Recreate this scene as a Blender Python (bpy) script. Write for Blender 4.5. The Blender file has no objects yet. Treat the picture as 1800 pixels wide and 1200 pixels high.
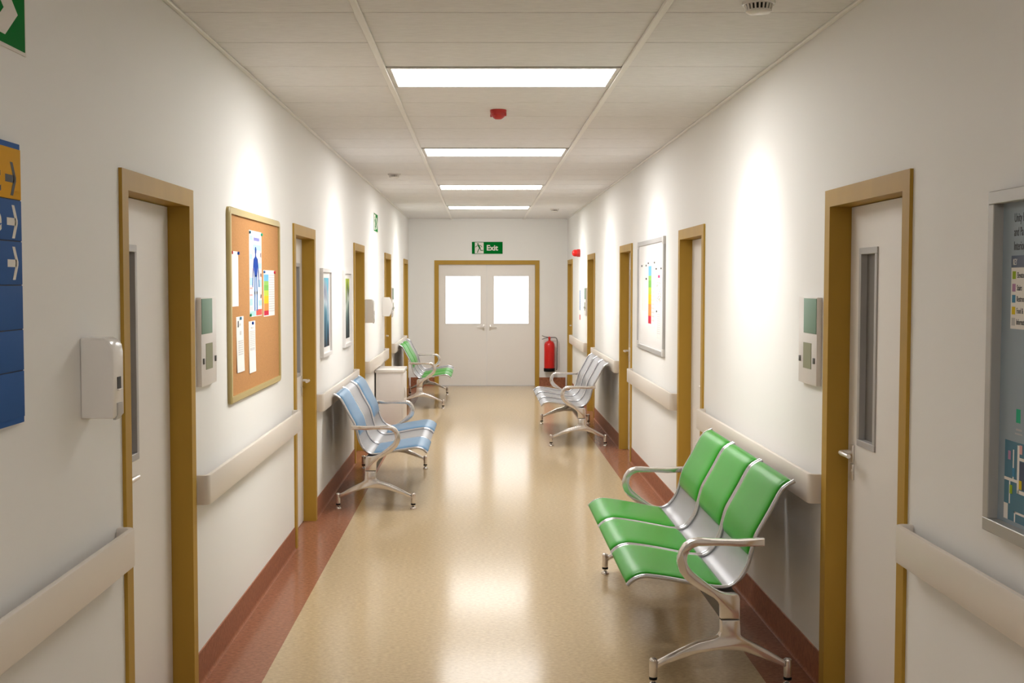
import bpy, bmesh, math, random
from mathutils import Vector, Matrix
random.seed(7)
SC = bpy.context.scene
COL = SC.collection
PI = math.pi

# ------------------------------------------------------------------ basics
XL, XR = -1.205, 1.452          # wall faces
ZC = 2.80                       # ceiling
YB, YF = 20.25, -4.0            # end wall, wall behind the viewer
CAMZ = 1.72


def lin(r, g, b):
    def f(c):
        c /= 255.0
        return c / 12.92 if c <= 0.04045 else ((c + 0.055) / 1.055) ** 2.4
    return (f(r), f(g), f(b), 1.0)


MATS = {}


def mat(name, color, rough=0.5, metal=0.0, spec=0.5, coat=0.0, coat_rough=0.1, emit=0.0, emit_col=None,
        noise=None, bump=None):
    """Principled material; noise = (scale vec, detail, amount) varies the colour a little, bump = (scale vec, strength)"""
    if name in MATS:
        return MATS[name]
    m = bpy.data.materials.new(name)
    m.use_nodes = True
    nt = m.node_tree
    b = nt.nodes['Principled BSDF']
    b.inputs['Base Color'].default_value = color
    b.inputs['Roughness'].default_value = rough
    b.inputs['Metallic'].default_value = metal
    b.inputs['Specular IOR Level'].default_value = spec
    b.inputs['Coat Weight'].default_value = coat
    b.inputs['Coat Roughness'].default_value = coat_rough
    if emit:
        b.inputs['Emission Color'].default_value = emit_col or color
        b.inputs['Emission Strength'].default_value = emit
    if noise or bump:
        tc = nt.nodes.new('ShaderNodeTexCoord')
    if noise:
        sc, det, amt = noise[:3]
        mp = nt.nodes.new('ShaderNodeMapping')
        mp.inputs['Scale'].default_value = sc
        nz = nt.nodes.new('ShaderNodeTexNoise')
        nz.inputs['Scale'].default_value = 1.0
        nz.inputs['Detail'].default_value = det
        nz.inputs['Roughness'].default_value = 0.65
        rp = nt.nodes.new('ShaderNodeValToRGB')
        rp.color_ramp.elements[0].position = 0.32
        rp.color_ramp.elements[1].position = 0.68
        c = color
        rp.color_ramp.elements[0].color = (c[0] * (1 - amt), c[1] * (1 - amt), c[2] * (1 - amt), 1)
        rp.color_ramp.elements[1].color = (min(1, c[0] * (1 + amt)), min(1, c[1] * (1 + amt)), min(1, c[2] * (1 + amt)), 1)
        nt.links.new(tc.outputs['Object'], mp.inputs['Vector'])
        nt.links.new(mp.outputs['Vector'], nz.inputs['Vector'])
        nt.links.new(nz.outputs['Fac'], rp.inputs['Fac'])
        nt.links.new(rp.outputs['Color'], b.inputs['Base Color'])
    if bump:
        sc, st = bump
        mp = nt.nodes.new('ShaderNodeMapping')
        mp.inputs['Scale'].default_value = sc
        nz = nt.nodes.new('ShaderNodeTexNoise')
        nz.inputs['Scale'].default_value = 1.0
        nz.inputs['Detail'].default_value = 3.0
        bp = nt.nodes.new('ShaderNodeBump')
        bp.inputs['Strength'].default_value = st
        bp.inputs['Distance'].default_value = 0.002
        nt.links.new(tc.outputs['Object'], mp.inputs['Vector'])
        nt.links.new(mp.outputs['Vector'], nz.inputs['Vector'])
        nt.links.new(nz.outputs['Fac'], bp.inputs['Height'])
        nt.links.new(bp.outputs['Normal'], b.inputs['Normal'])
    MATS[name] = m
    return m


M = {}
M['wall'] = mat('wall_paint', (0.82, 0.81, 0.785, 1), 0.62, spec=0.3, bump=((60, 60, 60), 0.05))
M['ceil'] = mat('ceiling_tile', (0.79, 0.78, 0.78, 1), 0.85, spec=0.2, noise=((14, 120, 14), 5, 0.07), bump=((18, 140, 18), 0.6))
M['tee'] = mat('ceiling_grid_enamel', (0.84, 0.825, 0.80, 1), 0.5, spec=0.3)
M['joint'] = mat('ceiling_joint', (0.16, 0.145, 0.125, 1), 0.9, spec=0.1)
M['vinyl'] = mat('beige_vinyl', (0.54, 0.415, 0.255, 1), 0.15, spec=0.09, noise=((42, 75, 42), 6, 0.15))
M['border'] = mat('terracotta_vinyl', (0.325, 0.135, 0.075, 1), 0.15, spec=0.07, noise=((42, 75, 42), 6, 0.30))
M['skirt'] = mat('terracotta_skirting', (0.315, 0.125, 0.068, 1), 0.45, spec=0.04, noise=((75, 75, 36), 6, 0.30))
M['ochre'] = mat('ochre_frame', (0.43, 0.255, 0.036, 1), 0.5, spec=0.25, noise=((4, 4, 1.2), 3, 0.06))
M['leaf'] = mat('door_laminate', (0.79, 0.755, 0.715, 1), 0.38, spec=0.45)
M['rail'] = mat('handrail_plastic', (0.71, 0.645, 0.57, 1), 0.34, spec=0.5)
M['alu'] = mat('brushed_aluminium', (0.46, 0.45, 0.44, 1), 0.45, metal=0.35, spec=0.3)
M['satin'] = mat('satin_steel', (0.78, 0.75, 0.72, 1), 0.28, metal=0.75)
M['chrome'] = mat('polished_cast_metal', (0.76, 0.71, 0.665, 1), 0.18, metal=0.8)
M['shell'] = mat('seat_sheet_metal', (0.37, 0.37, 0.385, 1), 0.38, metal=0.6)
M['tube'] = mat('seat_edge_tube', (0.56, 0.56, 0.58, 1), 0.24, metal=0.9)
M['beam'] = mat('beam_dark_steel', (0.085, 0.075, 0.068, 1), 0.45, metal=0.3)
M['green'] = mat('green_vinyl_pad', (0.026, 0.285, 0.014, 1), 0.36, spec=0.3, bump=((220, 220, 220), 0.05))
M['blue'] = mat('blue_vinyl_pad', (0.110, 0.235, 0.385, 1), 0.36, spec=0.35, bump=((220, 220, 220), 0.05))
M['white_plastic'] = mat('white_plastic', (0.76, 0.715, 0.68, 1), 0.3, spec=0.5)
M['white_gloss'] = mat('white_gloss_plastic', (0.80, 0.77, 0.73, 1), 0.2, spec=0.5)
M['black'] = mat('black_plastic', (0.005, 0.005, 0.005, 1), 0.4, spec=0.12)
M['darkgap'] = mat('dark_slot', (0.01, 0.009, 0.008, 1), 0.8)
M['grey'] = mat('grey_plastic', (0.44, 0.43, 0.41, 1), 0.4)
M['dgrey'] = mat('dark_grey_plastic', (0.13, 0.125, 0.12, 1), 0.4)
M['glass'] = mat('dark_vision_glass', (0.17, 0.155, 0.14, 1), 0.3, spec=0.3)
M['frost'] = mat('daylit_frosted_glass', (0.9, 0.9, 0.9, 1), 0.3, emit=1.8, emit_col=(1, 1, 1, 1))
M["lamp"] = mat("lit_diffuser", (0.95, 0.95, 0.93, 1), 0.4, emit=20, emit_col=(1.0, 0.985, 0.965, 1))
M['lampframe'] = mat('lamp_frame_enamel', (0.62, 0.60, 0.57, 1), 0.4)
M['red'] = mat('red_enamel', (0.62, 0.010, 0.008, 1), 0.28, spec=0.5)
M['redp'] = mat('red_plastic', (0.48, 0.028, 0.022, 1), 0.42)
M['sagegreen'] = mat('sage_green_panel', (0.22, 0.335, 0.26, 1), 0.5, spec=0.15)
M['screen'] = mat('olive_display', (0.28, 0.285, 0.185, 1), 0.5, spec=0.15)
M['signgreen'] = mat('sign_green', (0.0, 0.17, 0.022, 1), 0.65, spec=0.03)
M['signwhite'] = mat('sign_white', (0.78, 0.75, 0.70, 1), 0.65, spec=0.03)
M['signblue'] = mat('sign_blue', (0.036, 0.112, 0.33, 1), 0.65, spec=0.03)
M['signedge'] = mat('sign_blue_edge', (0.035, 0.12, 0.38, 1), 0.65, spec=0.03)
M['signorange'] = mat('sign_orange', (0.72, 0.365, 0.012, 1), 0.65, spec=0.03)
M['signline'] = mat('sign_row_gap', (0.012, 0.025, 0.07, 1), 0.6)
M['cork'] = mat('cork', (0.47, 0.235, 0.092, 1), 0.85, spec=0.15, noise=((160, 160, 160), 4, 0.13))
M['corkframe'] = mat('olive_wood_frame', (0.47, 0.365, 0.145, 1), 0.4)
M['paper'] = mat('paper', (0.84, 0.82, 0.79, 1), 0.7, spec=0.2)
M['whiteboard'] = mat('whiteboard_enamel', (0.86, 0.84, 0.83, 1), 0.3)
M['ink'] = mat('grey_print', (0.42, 0.42, 0.42, 1), 0.7)
M['inkdark'] = mat('dark_print', (0.05, 0.055, 0.06, 1), 0.7)
M['inklight'] = mat('pale_grey_print', (0.62, 0.61, 0.60, 1), 0.7)
M['mapface'] = mat('map_pale_blue', (0.28, 0.34, 0.385, 1), 0.45, spec=0.15)
M['mapframe'] = mat('map_case_metal', (0.40, 0.385, 0.36, 1), 0.4, metal=0.3)
M['navy'] = mat('map_navy', (0.006, 0.028, 0.085, 1), 0.4)
M['teal'] = mat('map_teal', (0.012, 0.135, 0.215, 1), 0.4)
M['mat_white'] = mat('picture_mat', (0.83, 0.81, 0.79, 1), 0.6)
M['picframe'] = mat('picture_frame_white', (0.74, 0.72, 0.71, 1), 0.35)
COLS = {
    'sky': (0.20, 0.56, 0.86), 'lgreen': (0.36, 0.68, 0.16), 'mgreen': (0.25, 0.58, 0.12), 'ygreen': (0.60, 0.74, 0.09),
    'amber': (0.93, 0.62, 0.02), 'orange': (0.88, 0.36, 0.09), 'crimson': (0.72, 0.03, 0.07), 'pink': (0.72, 0.05, 0.22),
    'palepink': (0.90, 0.52, 0.50), 'aqua': (0.52, 0.80, 0.84), 'royal': (0.012, 0.07, 0.42), 'midblue': (0.08, 0.25, 0.62),
    'tomato': (0.80, 0.13, 0.10), 'violet': (0.30, 0.30, 0.66), 'mauve': (0.55, 0.30, 0.47), 'lime': (0.40, 0.56, 0.04),
    'yellow': (0.80, 0.58, 0.02), 'emerald': (0.05, 0.50, 0.28), 'steelblue': (0.10, 0.32, 0.52)}
for k, v in COLS.items():
    M[k] = mat('print_' + k, (v[0] * 0.78, v[1] * 0.78, v[2] * 0.78, 1), 0.7, spec=0.1)


# ------------------------------------------------------------------ mesh helpers
def add_box(bm, x0, x1, y0, y1, z0, z1, bev=0.0, seg=2):
    b = bmesh.new()
    bmesh.ops.create_cube(b, size=1.0)
    for v in b.verts:
        v.co = Vector(((x0 + x1) / 2 + v.co.x * abs(x1 - x0), (y0 + y1) / 2 + v.co.y * abs(y1 - y0), (z0 + z1) / 2 + v.co.z * abs(z1 - z0)))
    if bev:
        bmesh.ops.bevel(b, geom=list(b.edges), offset=bev, segments=seg, profile=0.5, affect='EDGES')
    merge(bm, b)


def merge(bm, b):
    vm = {}
    for v in b.verts:
        vm[v] = bm.verts.new(v.co)
    for f in b.faces:
        try:
            nf = bm.faces.new([vm[v] for v in f.verts])
            nf.material_index = f.material_index
        except ValueError:
            pass
    b.free()


def add_prism(bm, pts, fn, h0, h1, bev=0.0, seg=2):
    """closed polygon pts (u, v) extruded from h0 to h1; fn(u, v, h) -> world"""
    b = bmesh.new()
    n = len(pts)
    lo = [b.verts.new(fn(u, v, h0)) for u, v in pts]
    hi = [b.verts.new(fn(u, v, h1)) for u, v in pts]
    b.faces.new(lo[::-1])
    top = b.faces.new(hi)
    for i in range(n):
        j = (i + 1) % n
        b.faces.new([lo[i], lo[j], hi[j], hi[i]])
    bmesh.ops.recalc_face_normals(b, faces=list(b.faces))
    if bev:
        ed = [e for e in b.edges if any(len(f.verts) == n for f in e.link_faces)] if n > 4 else list(b.edges)
        bmesh.ops.bevel(b, geom=ed, offset=bev, segments=seg, profile=0.5, affect='EDGES')
    merge(bm, b)


def add_lathe(bm, prof, center, axis='z', seg=32):
    """prof: list of (radius, height)"""
    rings = []
    c = Vector(center)
    for r, h in prof:
        ring = []
        if r < 1e-5:
            p = {'z': Vector((0, 0, h)), 'x': Vector((h, 0, 0)), 'y': Vector((0, h, 0))}[axis]
            ring = [bm.verts.new(c + p)]
        else:
            for i in range(seg):
                a = 2 * PI * i / seg
                ca, sa = r * math.cos(a), r * math.sin(a)
                p = {'z': Vector((ca, sa, h)), 'x': Vector((h, ca, sa)), 'y': Vector((sa, h, ca))}[axis]
                ring.append(bm.verts.new(c + p))
        rings.append(ring)
    for a, b in zip(rings, rings[1:]):
        for i in range(seg):
            j = (i + 1) % seg
            if len(a) == 1 and len(b) == 1:
                continue
            if len(a) == 1:
                bm.faces.new([a[0], b[j], b[i]])
            elif len(b) == 1:
                bm.faces.new([a[i], a[j], b[0]])
            else:
                bm.faces.new([a[i], a[j], b[j], b[i]])
    if len(rings[0]) > 1:
        bm.faces.new(rings[0][::-1])
    if len(rings[-1]) > 1:
        bm.faces.new(rings[-1])


def add_tube(bm, pts, r, seg=10, cap=True):
    pts = [Vector(p) for p in pts]
    rings = []
    prev_n = None
    for i, p in enumerate(pts):
        t = (pts[min(i + 1, len(pts) - 1)] - pts[max(i - 1, 0)]).normalized()
        if prev_n is None:
            ref = Vector((0, 0, 1)) if abs(t.z) < 0.9 else Vector((1, 0, 0))
            n = t.cross(ref).normalized()
        else:
            n = (prev_n - t * prev_n.dot(t)).normalized()
        prev_n = n
        bnm = t.cross(n)
        rr = r[i] if isinstance(r, (list, tuple)) else r
        rings.append([bm.verts.new(p + (n * math.cos(2 * PI * k / seg) + bnm * math.sin(2 * PI * k / seg)) * rr) for k in range(seg)])
    for a, b in zip(rings, rings[1:]):
        for k in range(seg):
            bm.faces.new([a[k], a[(k + 1) % seg], b[(k + 1) % seg], b[k]])
    if cap:
        bm.faces.new(rings[0][::-1])
        bm.faces.new(rings[-1])


def catmull(pts, n=5):
    out = []
    P = [pts[0]] + list(pts) + [pts[-1]]
    for i in range(1, len(P) - 2):
        p0, p1, p2, p3 = P[i - 1], P[i], P[i + 1], P[i + 2]
        for k in range(n):
            t = k / n
            out.append(tuple(0.5 * (2 * b + (c - a) * t + (2 * a - 5 * b + 4 * c - d) * t * t + (-a + 3 * b - 3 * c + d) * t ** 3)
                             for a, b, c, d in zip(p0, p1, p2, p3)))
    out.append(tuple(pts[-1]))
    return out


def link(name, bm, m, parent=None, local=False, smooth=35, mats=None):
    """one mesh object; vertices given in world space unless local"""
    if parent is not None and not local:
        off = Vector((0, 0, 0))
        p = parent
        while p is not None:
            off += p.location
            p = p.parent
        bmesh.ops.translate(bm, verts=list(bm.verts), vec=-off)
    bmesh.ops.recalc_face_normals(bm, faces=list(bm.faces))
    me = bpy.data.meshes.new(name)
    bm.to_mesh(me)
    bm.free()
    if mats:
        for q in mats:
            me.materials.append(q)
    else:
        me.materials.append(m)
    if smooth:
        for p in me.polygons:
            p.use_smooth = True
        me.set_sharp_from_angle(angle=math.radians(smooth))
    o = bpy.data.objects.new(name, me)
    COL.objects.link(o)
    if parent is not None:
        o.parent = parent
    return o


def tag(o, label, cat, group=None, kind=None):
    o['label'] = label
    o['category'] = cat
    if group:
        o['group'] = group
    if kind:
        o['kind'] = kind
    return o


def thing(name, loc, label, cat, group=None, kind=None, rotz=0.0):
    o = bpy.data.objects.new(name, None)
    o.empty_display_size = 0.1
    COL.objects.link(o)
    o.location = loc
    o.rotation_euler = (0, 0, rotz)
    return tag(o, label, cat, group, kind)


def copy_tree(o, parent=None):
    c = o.copy()
    COL.objects.link(c)
    if parent is not None:
        c.parent = parent
    for ch in list(o.children):
        copy_tree(ch, c)
    return c


# wall frames: (u to the viewer's right, v up, h out of the wall)
def left(u, v, h):
    return Vector((XL + h, u, v))


def right(u, v, h):
    return Vector((XR - h, u, v))


def back(u, v, h):
    return Vector((u, YB - h, v))


def rect(u0, u1, v0, v1):
    return [(u0, v0), (u1, v0), (u1, v1), (u0, v1)]


def plate(bm, fn, u0, u1, v0, v1, h0, h1, bev=0.0):
    add_prism(bm, rect(u0, u1, v0, v1), fn, h0, h1, bev)


def one_plate(name, fn, u0, u1, v0, v1, h0, h1, m, parent=None, bev=0.0):
    bm = bmesh.new()
    plate(bm, fn, u0, u1, v0, v1, h0, h1, bev)
    return link(name, bm, m, parent)


def stroke(bm, pts, w, fn, h0, h1):
    """thick polyline in a wall plane, one quad prism per segment"""
    for (a, b) in zip(pts, pts[1:]):
        d = Vector((b[0] - a[0], b[1] - a[1]))
        if d.length < 1e-6:
            continue
        d.normalize()
        n = Vector((-d.y, d.x)) * w / 2
        e = d * w * 0.25
        add_prism(bm, [(a[0] - e.x + n.x, a[1] - e.y + n.y), (a[0] - e.x - n.x, a[1] - e.y - n.y),
                       (b[0] + e.x - n.x, b[1] + e.y - n.y), (b[0] + e.x + n.x, b[1] + e.y + n.y)], fn, h0, h1)


def disc(bm, c, r, fn, h0, h1, n=20):
    add_prism(bm, [(c[0] + r * math.cos(2 * PI * i / n), c[1] + r * math.sin(2 * PI * i / n)) for i in range(n)], fn, h0, h1)


def text(body, size, fn, u, v, h, m, parent, du=1, align='LEFT', squeeze=1.0, name='lettering', bold=0.0):
    cu = bpy.data.curves.new('tmp_text', 'FONT')
    cu.body = body
    cu.size = size
    cu.align_x = align
    cu.offset = bold
    cu.extrude = 0.0004
    ob = bpy.data.objects.new('tmp_text', cu)
    COL.objects.link(ob)
    dg = bpy.context.evaluated_depsgraph_get()
    me = bpy.data.meshes.new_from_object(ob.evaluated_get(dg))
    bm = bmesh.new()
    bm.from_mesh(me)
    for w in bm.verts:
        w.co = fn(u + du * w.co.x * squeeze, v + w.co.y, h + w.co.z)
    bpy.data.objects.remove(ob)
    bpy.data.curves.remove(cu)
    bpy.data.meshes.remove(me)
    return link(name, bm, m, parent, smooth=0)


# ------------------------------------------------------------------ room shell
DL = [(4.042, 5.042), (7.762, 8.762), (11.462, 12.462), (15.150, 16.150), (18.868, 19.868)]
DR = [(4.078, 5.078), (7.838, 8.838), (11.572, 12.572), (15.360, 16.360), (19.100, 20.100)]
DTOP = 2.105
FW = 0.070                      # frame face width
T = 0.22                        # wall thickness


def side_wall(name, fn, doors, label):
    bm = bmesh.new()
    y = YF
    for a, b in doors:
        plate(bm, fn, y, a, 0, ZC + 0.06, -T, 0)
        plate(bm, fn, a, b, DTOP, ZC + 0.06, -T, 0)
        y = b
    plate(bm, fn, y, YB + T, 0, ZC + 0.06, -T, 0)
    return tag(link(name, bm, M['wall'], smooth=0), label, 'wall', kind='structure')


side_wall('wall_left', left, DL, 'long white painted wall on the left of the corridor')
side_wall('wall_right', right, DR, 'long white painted wall on the right of the corridor')
BD = (-0.775, 0.982)            # back double door outer frame
bm = bmesh.new()
plate(bm, back, XL, BD[0], 0, ZC + 0.06, -T, 0)
plate(bm, back, BD[1], XR, 0, ZC + 0.06, -T, 0)
plate(bm, back, BD[0], BD[1], DTOP, ZC + 0.06, -T, 0)
tag(link('wall_back', bm, M['wall'], smooth=0), 'white end wall around the double doors', 'wall', kind='structure')
bm = bmesh.new()
add_box(bm, XL - T, XR + T, YF - T, YF, 0, ZC + 0.06)
tag(link('wall_front', bm, M['wall'], smooth=0), 'white wall closing the corridor behind the viewer', 'wall', kind='structure')

# floor: beige field and terracotta borders laid flush
BLX, BRX = -0.945, 1.231
bm = bmesh.new()
add_box(bm, BLX, BRX, YF, YB + T, -0.05, 0)
tag(link('floor', bm, M['vinyl'], smooth=0), 'glossy speckled beige vinyl floor of the corridor', 'floor', kind='structure')
bm = bmesh.new()
add_box(bm, XL - T, BLX, YF, YB + T, -0.05, 0)
tag(link('trim_1', bm, M['border'], smooth=0), 'terracotta floor border along the left wall', 'floor border', kind='structure')
bm = bmesh.new()
add_box(bm, BRX, XR + T, YF, YB + T, -0.05, 0)
tag(link('trim_2', bm, M['border'], smooth=0), 'terracotta floor border along the right wall', 'floor border', kind='structure')


# coved skirting
def skirting(name, fn, doors, y0, y1, label):
    bm = bmesh.new()
    prof = [(0.0, 0.0), (0.014, 0.0), (0.008, 0.004), (0.005, 0.010), (0.004, 0.02), (0.004, 0.142), (0.0, 0.145)]
    y = y0
    segs = []
    for a, b in doors:
        segs.append((y, a))
        y = b
    segs.append((y, y1))
    for a, b in segs:
        if b - a < 0.03:
            continue
        add_prism(bm, prof, lambda p, q, h, fn=fn: fn(h, q, p), a, b)
    return tag(link(name, bm, M['skirt'], smooth=30), label, 'skirting', kind='structure')


skirting('baseboard_left', left, DL, YF, YB, 'terracotta coved skirting at the foot of the left wall')
skirting('baseboard_right', right, DR, YF, YB, 'terracotta coved skirting at the foot of the right wall')
skirting('baseboard_back', back, [BD], XL + 0.03, XR - 0.03, 'terracotta skirting either side of the end double doors')

# suspended ceiling: boards between two main tees, lamps fill four bays, an added one a fifth
TL, TR = -0.488, 0.718
Y0J, PJ = 4.884, 0.6025
LAMPS = [2, 8, 14, 20, -8]     # bay numbers counted from Y0J that hold a lamp; last is added unseen fill
bm = bmesh.new()
add_box(bm, XL - T, XR + T, YF - T, YB + T, ZC + 0.012, ZC + 0.06)
for x0, x1, lampcol in ((XL, TL, False), (TL, TR, True), (TR, XR, False)):
    for k in range(-16, 27):
        if lampcol and k in LAMPS:
            continue
        a, b = Y0J + PJ * k, Y0J + PJ * (k + 1)
        a, b = max(a, YF), min(b, YB)
        if b - a < 0.03:
            continue
        add_box(bm, x0 + 0.003, x1 - 0.003, a + 0.0045, b - 0.0045, ZC, ZC + 0.012, 0.003, 1)
for f in bm.faces:
    f.material_index = 0
for f in list(bm.faces)[:6]:
    f.material_index = 1
tag(link('ceiling', bm, None, smooth=20, mats=[M['ceil'], M['joint']]), 'suspended ceiling of textured off-white boards', 'ceiling', kind='structure')
for i, (x0, x1, lab) in enumerate(((TL - 0.015, TL + 0.015, 'long ceiling rail left of the light panels'), (TR - 0.015, TR + 0.015, 'long ceiling rail right of the light panels'),
                                   (XL, XL + 0.022, 'ceiling edge strip along the left wall'), (XR - 0.022, XR, 'ceiling edge strip along the right wall'))):
    bm = bmesh.new()
    add_box(bm, x0, x1, YF, YB, ZC - 0.012, ZC, 0.003, 1)
    tag(link('trim_%d' % (3 + i), bm, M['tee'], smooth=20), lab, 'ceiling rail', kind='structure')

# light panels
names = ['nearest of the four lit ceiling panels, in front of the red detector', 'second lit ceiling panel from the viewer, just beyond the red detector',
         'third lit ceiling panel from the viewer', 'farthest and smallest looking of the four lit ceiling panels',
         'unseen lit panel above the viewer, added to brighten the near walls']
lamp_ys = []
proto = None
for i, k in enumerate(LAMPS):
    a, b = Y0J + PJ * k + 0.004, Y0J + PJ * (k + 1) - 0.004
    yc = (a + b) / 2
    lamp_ys.append(yc)
    if proto is None:
        t = thing('ceiling_light', ((TL + TR) / 2, yc, ZC), '', 'ceiling light')
        x0, x1 = TL + 0.016, TR - 0.016
        bm = bmesh.new()
        w = 0.024
        add_box(bm, x0, x1, a, a + w, ZC - 0.008, ZC + 0.010, 0.002, 1)
        add_box(bm, x0, x1, b - w, b, ZC - 0.008, ZC + 0.010, 0.002, 1)
        add_box(bm, x0, x0 + w, a + w, b - w, ZC - 0.008, ZC + 0.010, 0.002, 1)
        add_box(bm, x1 - w, x1, a + w, b - w, ZC - 0.008, ZC + 0.010, 0.002, 1)
        link('frame', bm, M['lampframe'], t)
        bm = bmesh.new()
        add_box(bm, x0 + w, x1 - w, a + w, b - w, ZC - 0.004, ZC + 0.008)
        link('diffuser', bm, M['lamp'], t, smooth=0)
        proto = t
    else:
        t = copy_tree(proto)
        t.location = ((TL + TR) / 2, yc, ZC)
    tag(t, names[i], 'ceiling light', 'lit panels in the corridor ceiling')


# ------------------------------------------------------------------ doors
def side_door(n, fn, y0, y1, handle_far, label):
    root = thing('door_%d' % n, fn((y0 + y1) / 2, 0, 0), label, 'door', kind='structure')
    D0, D1 = -0.16, 0.012
    bm = bmesh.new()
    add_prism(bm, [(y0, 0), (y0, DTOP), (y1, DTOP), (y1, 0), (y1 - FW, 0), (y1 - FW, DTOP - FW), (y0 + FW, DTOP - FW), (y0 + FW, 0)], fn, D0, D1, 0.0)
    # stop lip the leaf closes against
    link('door_frame', bm, M['ochre'], root, smooth=20)
    a, b = y0 + FW + 0.003, y1 - FW - 0.003
    zt = DTOP - FW - 0.003
    L0, L1 = -0.122, -0.078
    # vision panel position measured from the handle edge
    if handle_far:
        g0, g1 = b - 0.345, b - 0.125
        hy, sgn = b - 0.065, -1
    else:
        g0, g1 = a + 0.165, a + 0.385
        hy, sgn = a + 0.065, 1
    gz0, gz1 = 1.065, 1.862
    bm = bmesh.new()
    plate(bm, fn, a, g0, 0.006, zt, L0, L1)
    plate(bm, fn, g1, b, 0.006, zt, L0, L1)
    plate(bm, fn, g0, g1, 0.006, gz0, L0, L1)
    plate(bm, fn, g0, g1, gz1, zt, L0, L1)
    lf = link('door_leaf', bm, M['leaf'], root, smooth=0)
    bm = bmesh.new()
    fw = 0.026
    for r in (rect(g0, g1, gz0, gz0 + fw), rect(g0, g1, gz1 - fw, gz1), rect(g0, g0 + fw, gz0 + fw, gz1 - fw), rect(g1 - fw, g1, gz0 + fw, gz1 - fw)):
        add_prism(bm, r, fn, L0 + 0.004, L1 + 0.006, 0.0015, 1)
    link('window_frame', bm, M['alu'], lf)
    bm = bmesh.new()
    plate(bm, fn, g0 + fw, g1 - fw, gz0 + fw, gz1 - fw, -0.104, -0.098)
    link('window_pane', bm, M['glass'], lf, smooth=0)
    # plates and lever
    bm = bmesh.new()
    plate(bm, fn, hy - 0.019, hy + 0.019, 0.986, 1.058, L1, L1 + 0.008, 0.002)
    plate(bm, fn, hy - 0.019, hy + 0.019, 0.915, 0.980, L1, L1 + 0.008, 0.002)
    disc(bm, (hy, 0.950), 0.006, fn, L1 + 0.008, L1 + 0.0095, 12)
    link('lock_plate', bm, M['satin'], lf)
    bm = bmesh.new()
    hz = 1.028
    pts = [(hy, L1 + 0.006), (hy, L1 + 0.035), (hy + sgn * 0.003, L1 + 0.047), (hy + sgn * 0.012, L1 + 0.054), (hy + sgn * 0.03, L1 + 0.056), (hy + sgn * 0.125, L1 + 0.056)]
    add_tube(bm, [fn(p, hz, q) for p, q in pts], [0.010, 0.010, 0.010, 0.0105, 0.0105, 0.009], 12)
    link('handle', bm, M['satin'], lf, smooth=50)
    return root


ldesc = ['door at the left front, its frame beside the near white soap dispenser',
         'second door on the left, between the cork board and the framed pictures',
         'third door on the left, just beyond the two framed pictures',
         'fourth door on the left, behind the far soap dispenser',
         'last door on the left, next to the end wall']
rdesc = ['door at the right front, between the map case and the wall panel',
         'second door on the right, between the near green bench and the whiteboard',
         'third door on the right, just beyond the whiteboard',
         'fourth door on the right, behind the bare metal bench',
         'last door on the right, next to the end wall and fire extinguisher']
far_l = [False, True, False, True, False]
far_r = [True, False, True, False, True]
for i in range(5):
    side_door(i + 1, left, DL[i][0], DL[i][1], far_l[i], 'white ochre-framed ' + ldesc[i])
for i in range(5):
    side_door(i + 6, right, DR[i][0], DR[i][1], far_r[i], 'white ochre-framed ' + rdesc[i])

root = thing('door_11', (0.1, YB, 0), 'white double doors with two bright windows at the end of the corridor', 'double door', kind='structure')
a, b = BD
bm = bmesh.new()
add_prism(bm, [(a, 0), (a, DTOP), (b, DTOP), (b, 0), (b - FW, 0), (b - FW, DTOP - FW), (a + FW, DTOP - FW), (a + FW, 0)], back, -0.16, 0.012)
link('door_frame', bm, M['ochre'], root, smooth=20)
mid = (a + b) / 2
for p, q, g0, g1, hs in ((a + FW + 0.002, mid - 0.001, -0.598, 0.004, -1), (mid + 0.001, b - FW - 0.002, 0.210, 0.814, 1)):
    zt = DTOP - FW - 0.003
    bm = bmesh.new()
    gz0, gz1 = 1.036, 1.852
    for r in (rect(p, g0, 0.006, zt), rect(g1, q, 0.006, zt), rect(g0, g1, 0.006, gz0), rect(g0, g1, gz1, zt)):
        add_prism(bm, r, back, -0.085, -0.04)
    lf = link('door_leaf', bm, M['leaf'], root, smooth=0)
    bm = bmesh.new()
    fw = 0.012
    for r in (rect(g0, g1, gz0, gz0 + fw), rect(g0, g1, gz1 - fw, gz1), rect(g0, g0 + fw, gz0 + fw, gz1 - fw), rect(g1 - fw, g1, gz0 + fw, gz1 - fw)):
        add_prism(bm, r, back, -0.080, -0.034, 0.0015, 1)
    link('window_frame', bm, M['leaf'], lf)
    bm = bmesh.new()
    plate(bm, back, g0 + fw, g1 - fw, gz0 + fw, gz1 - fw, -0.066, -0.060)
    link('window_pane', bm, M['frost'], lf, smooth=0)
    bm = bmesh.new()
    hx = mid + hs * 0.055
    plate(bm, back, hx - 0.014, hx + 0.014, 0.93, 1.03, -0.04, -0.034, 0.002)
    add_tube(bm, [back(hx, 0.99, -0.036), back(hx, 0.99, 0.0), back(hx + hs * 0.012, 0.99, 0.010), back(hx + hs * 0.11, 0.99, 0.012)], 0.008, 10)
    link('handle', bm, M['satin'], lf, smooth=50)

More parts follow.
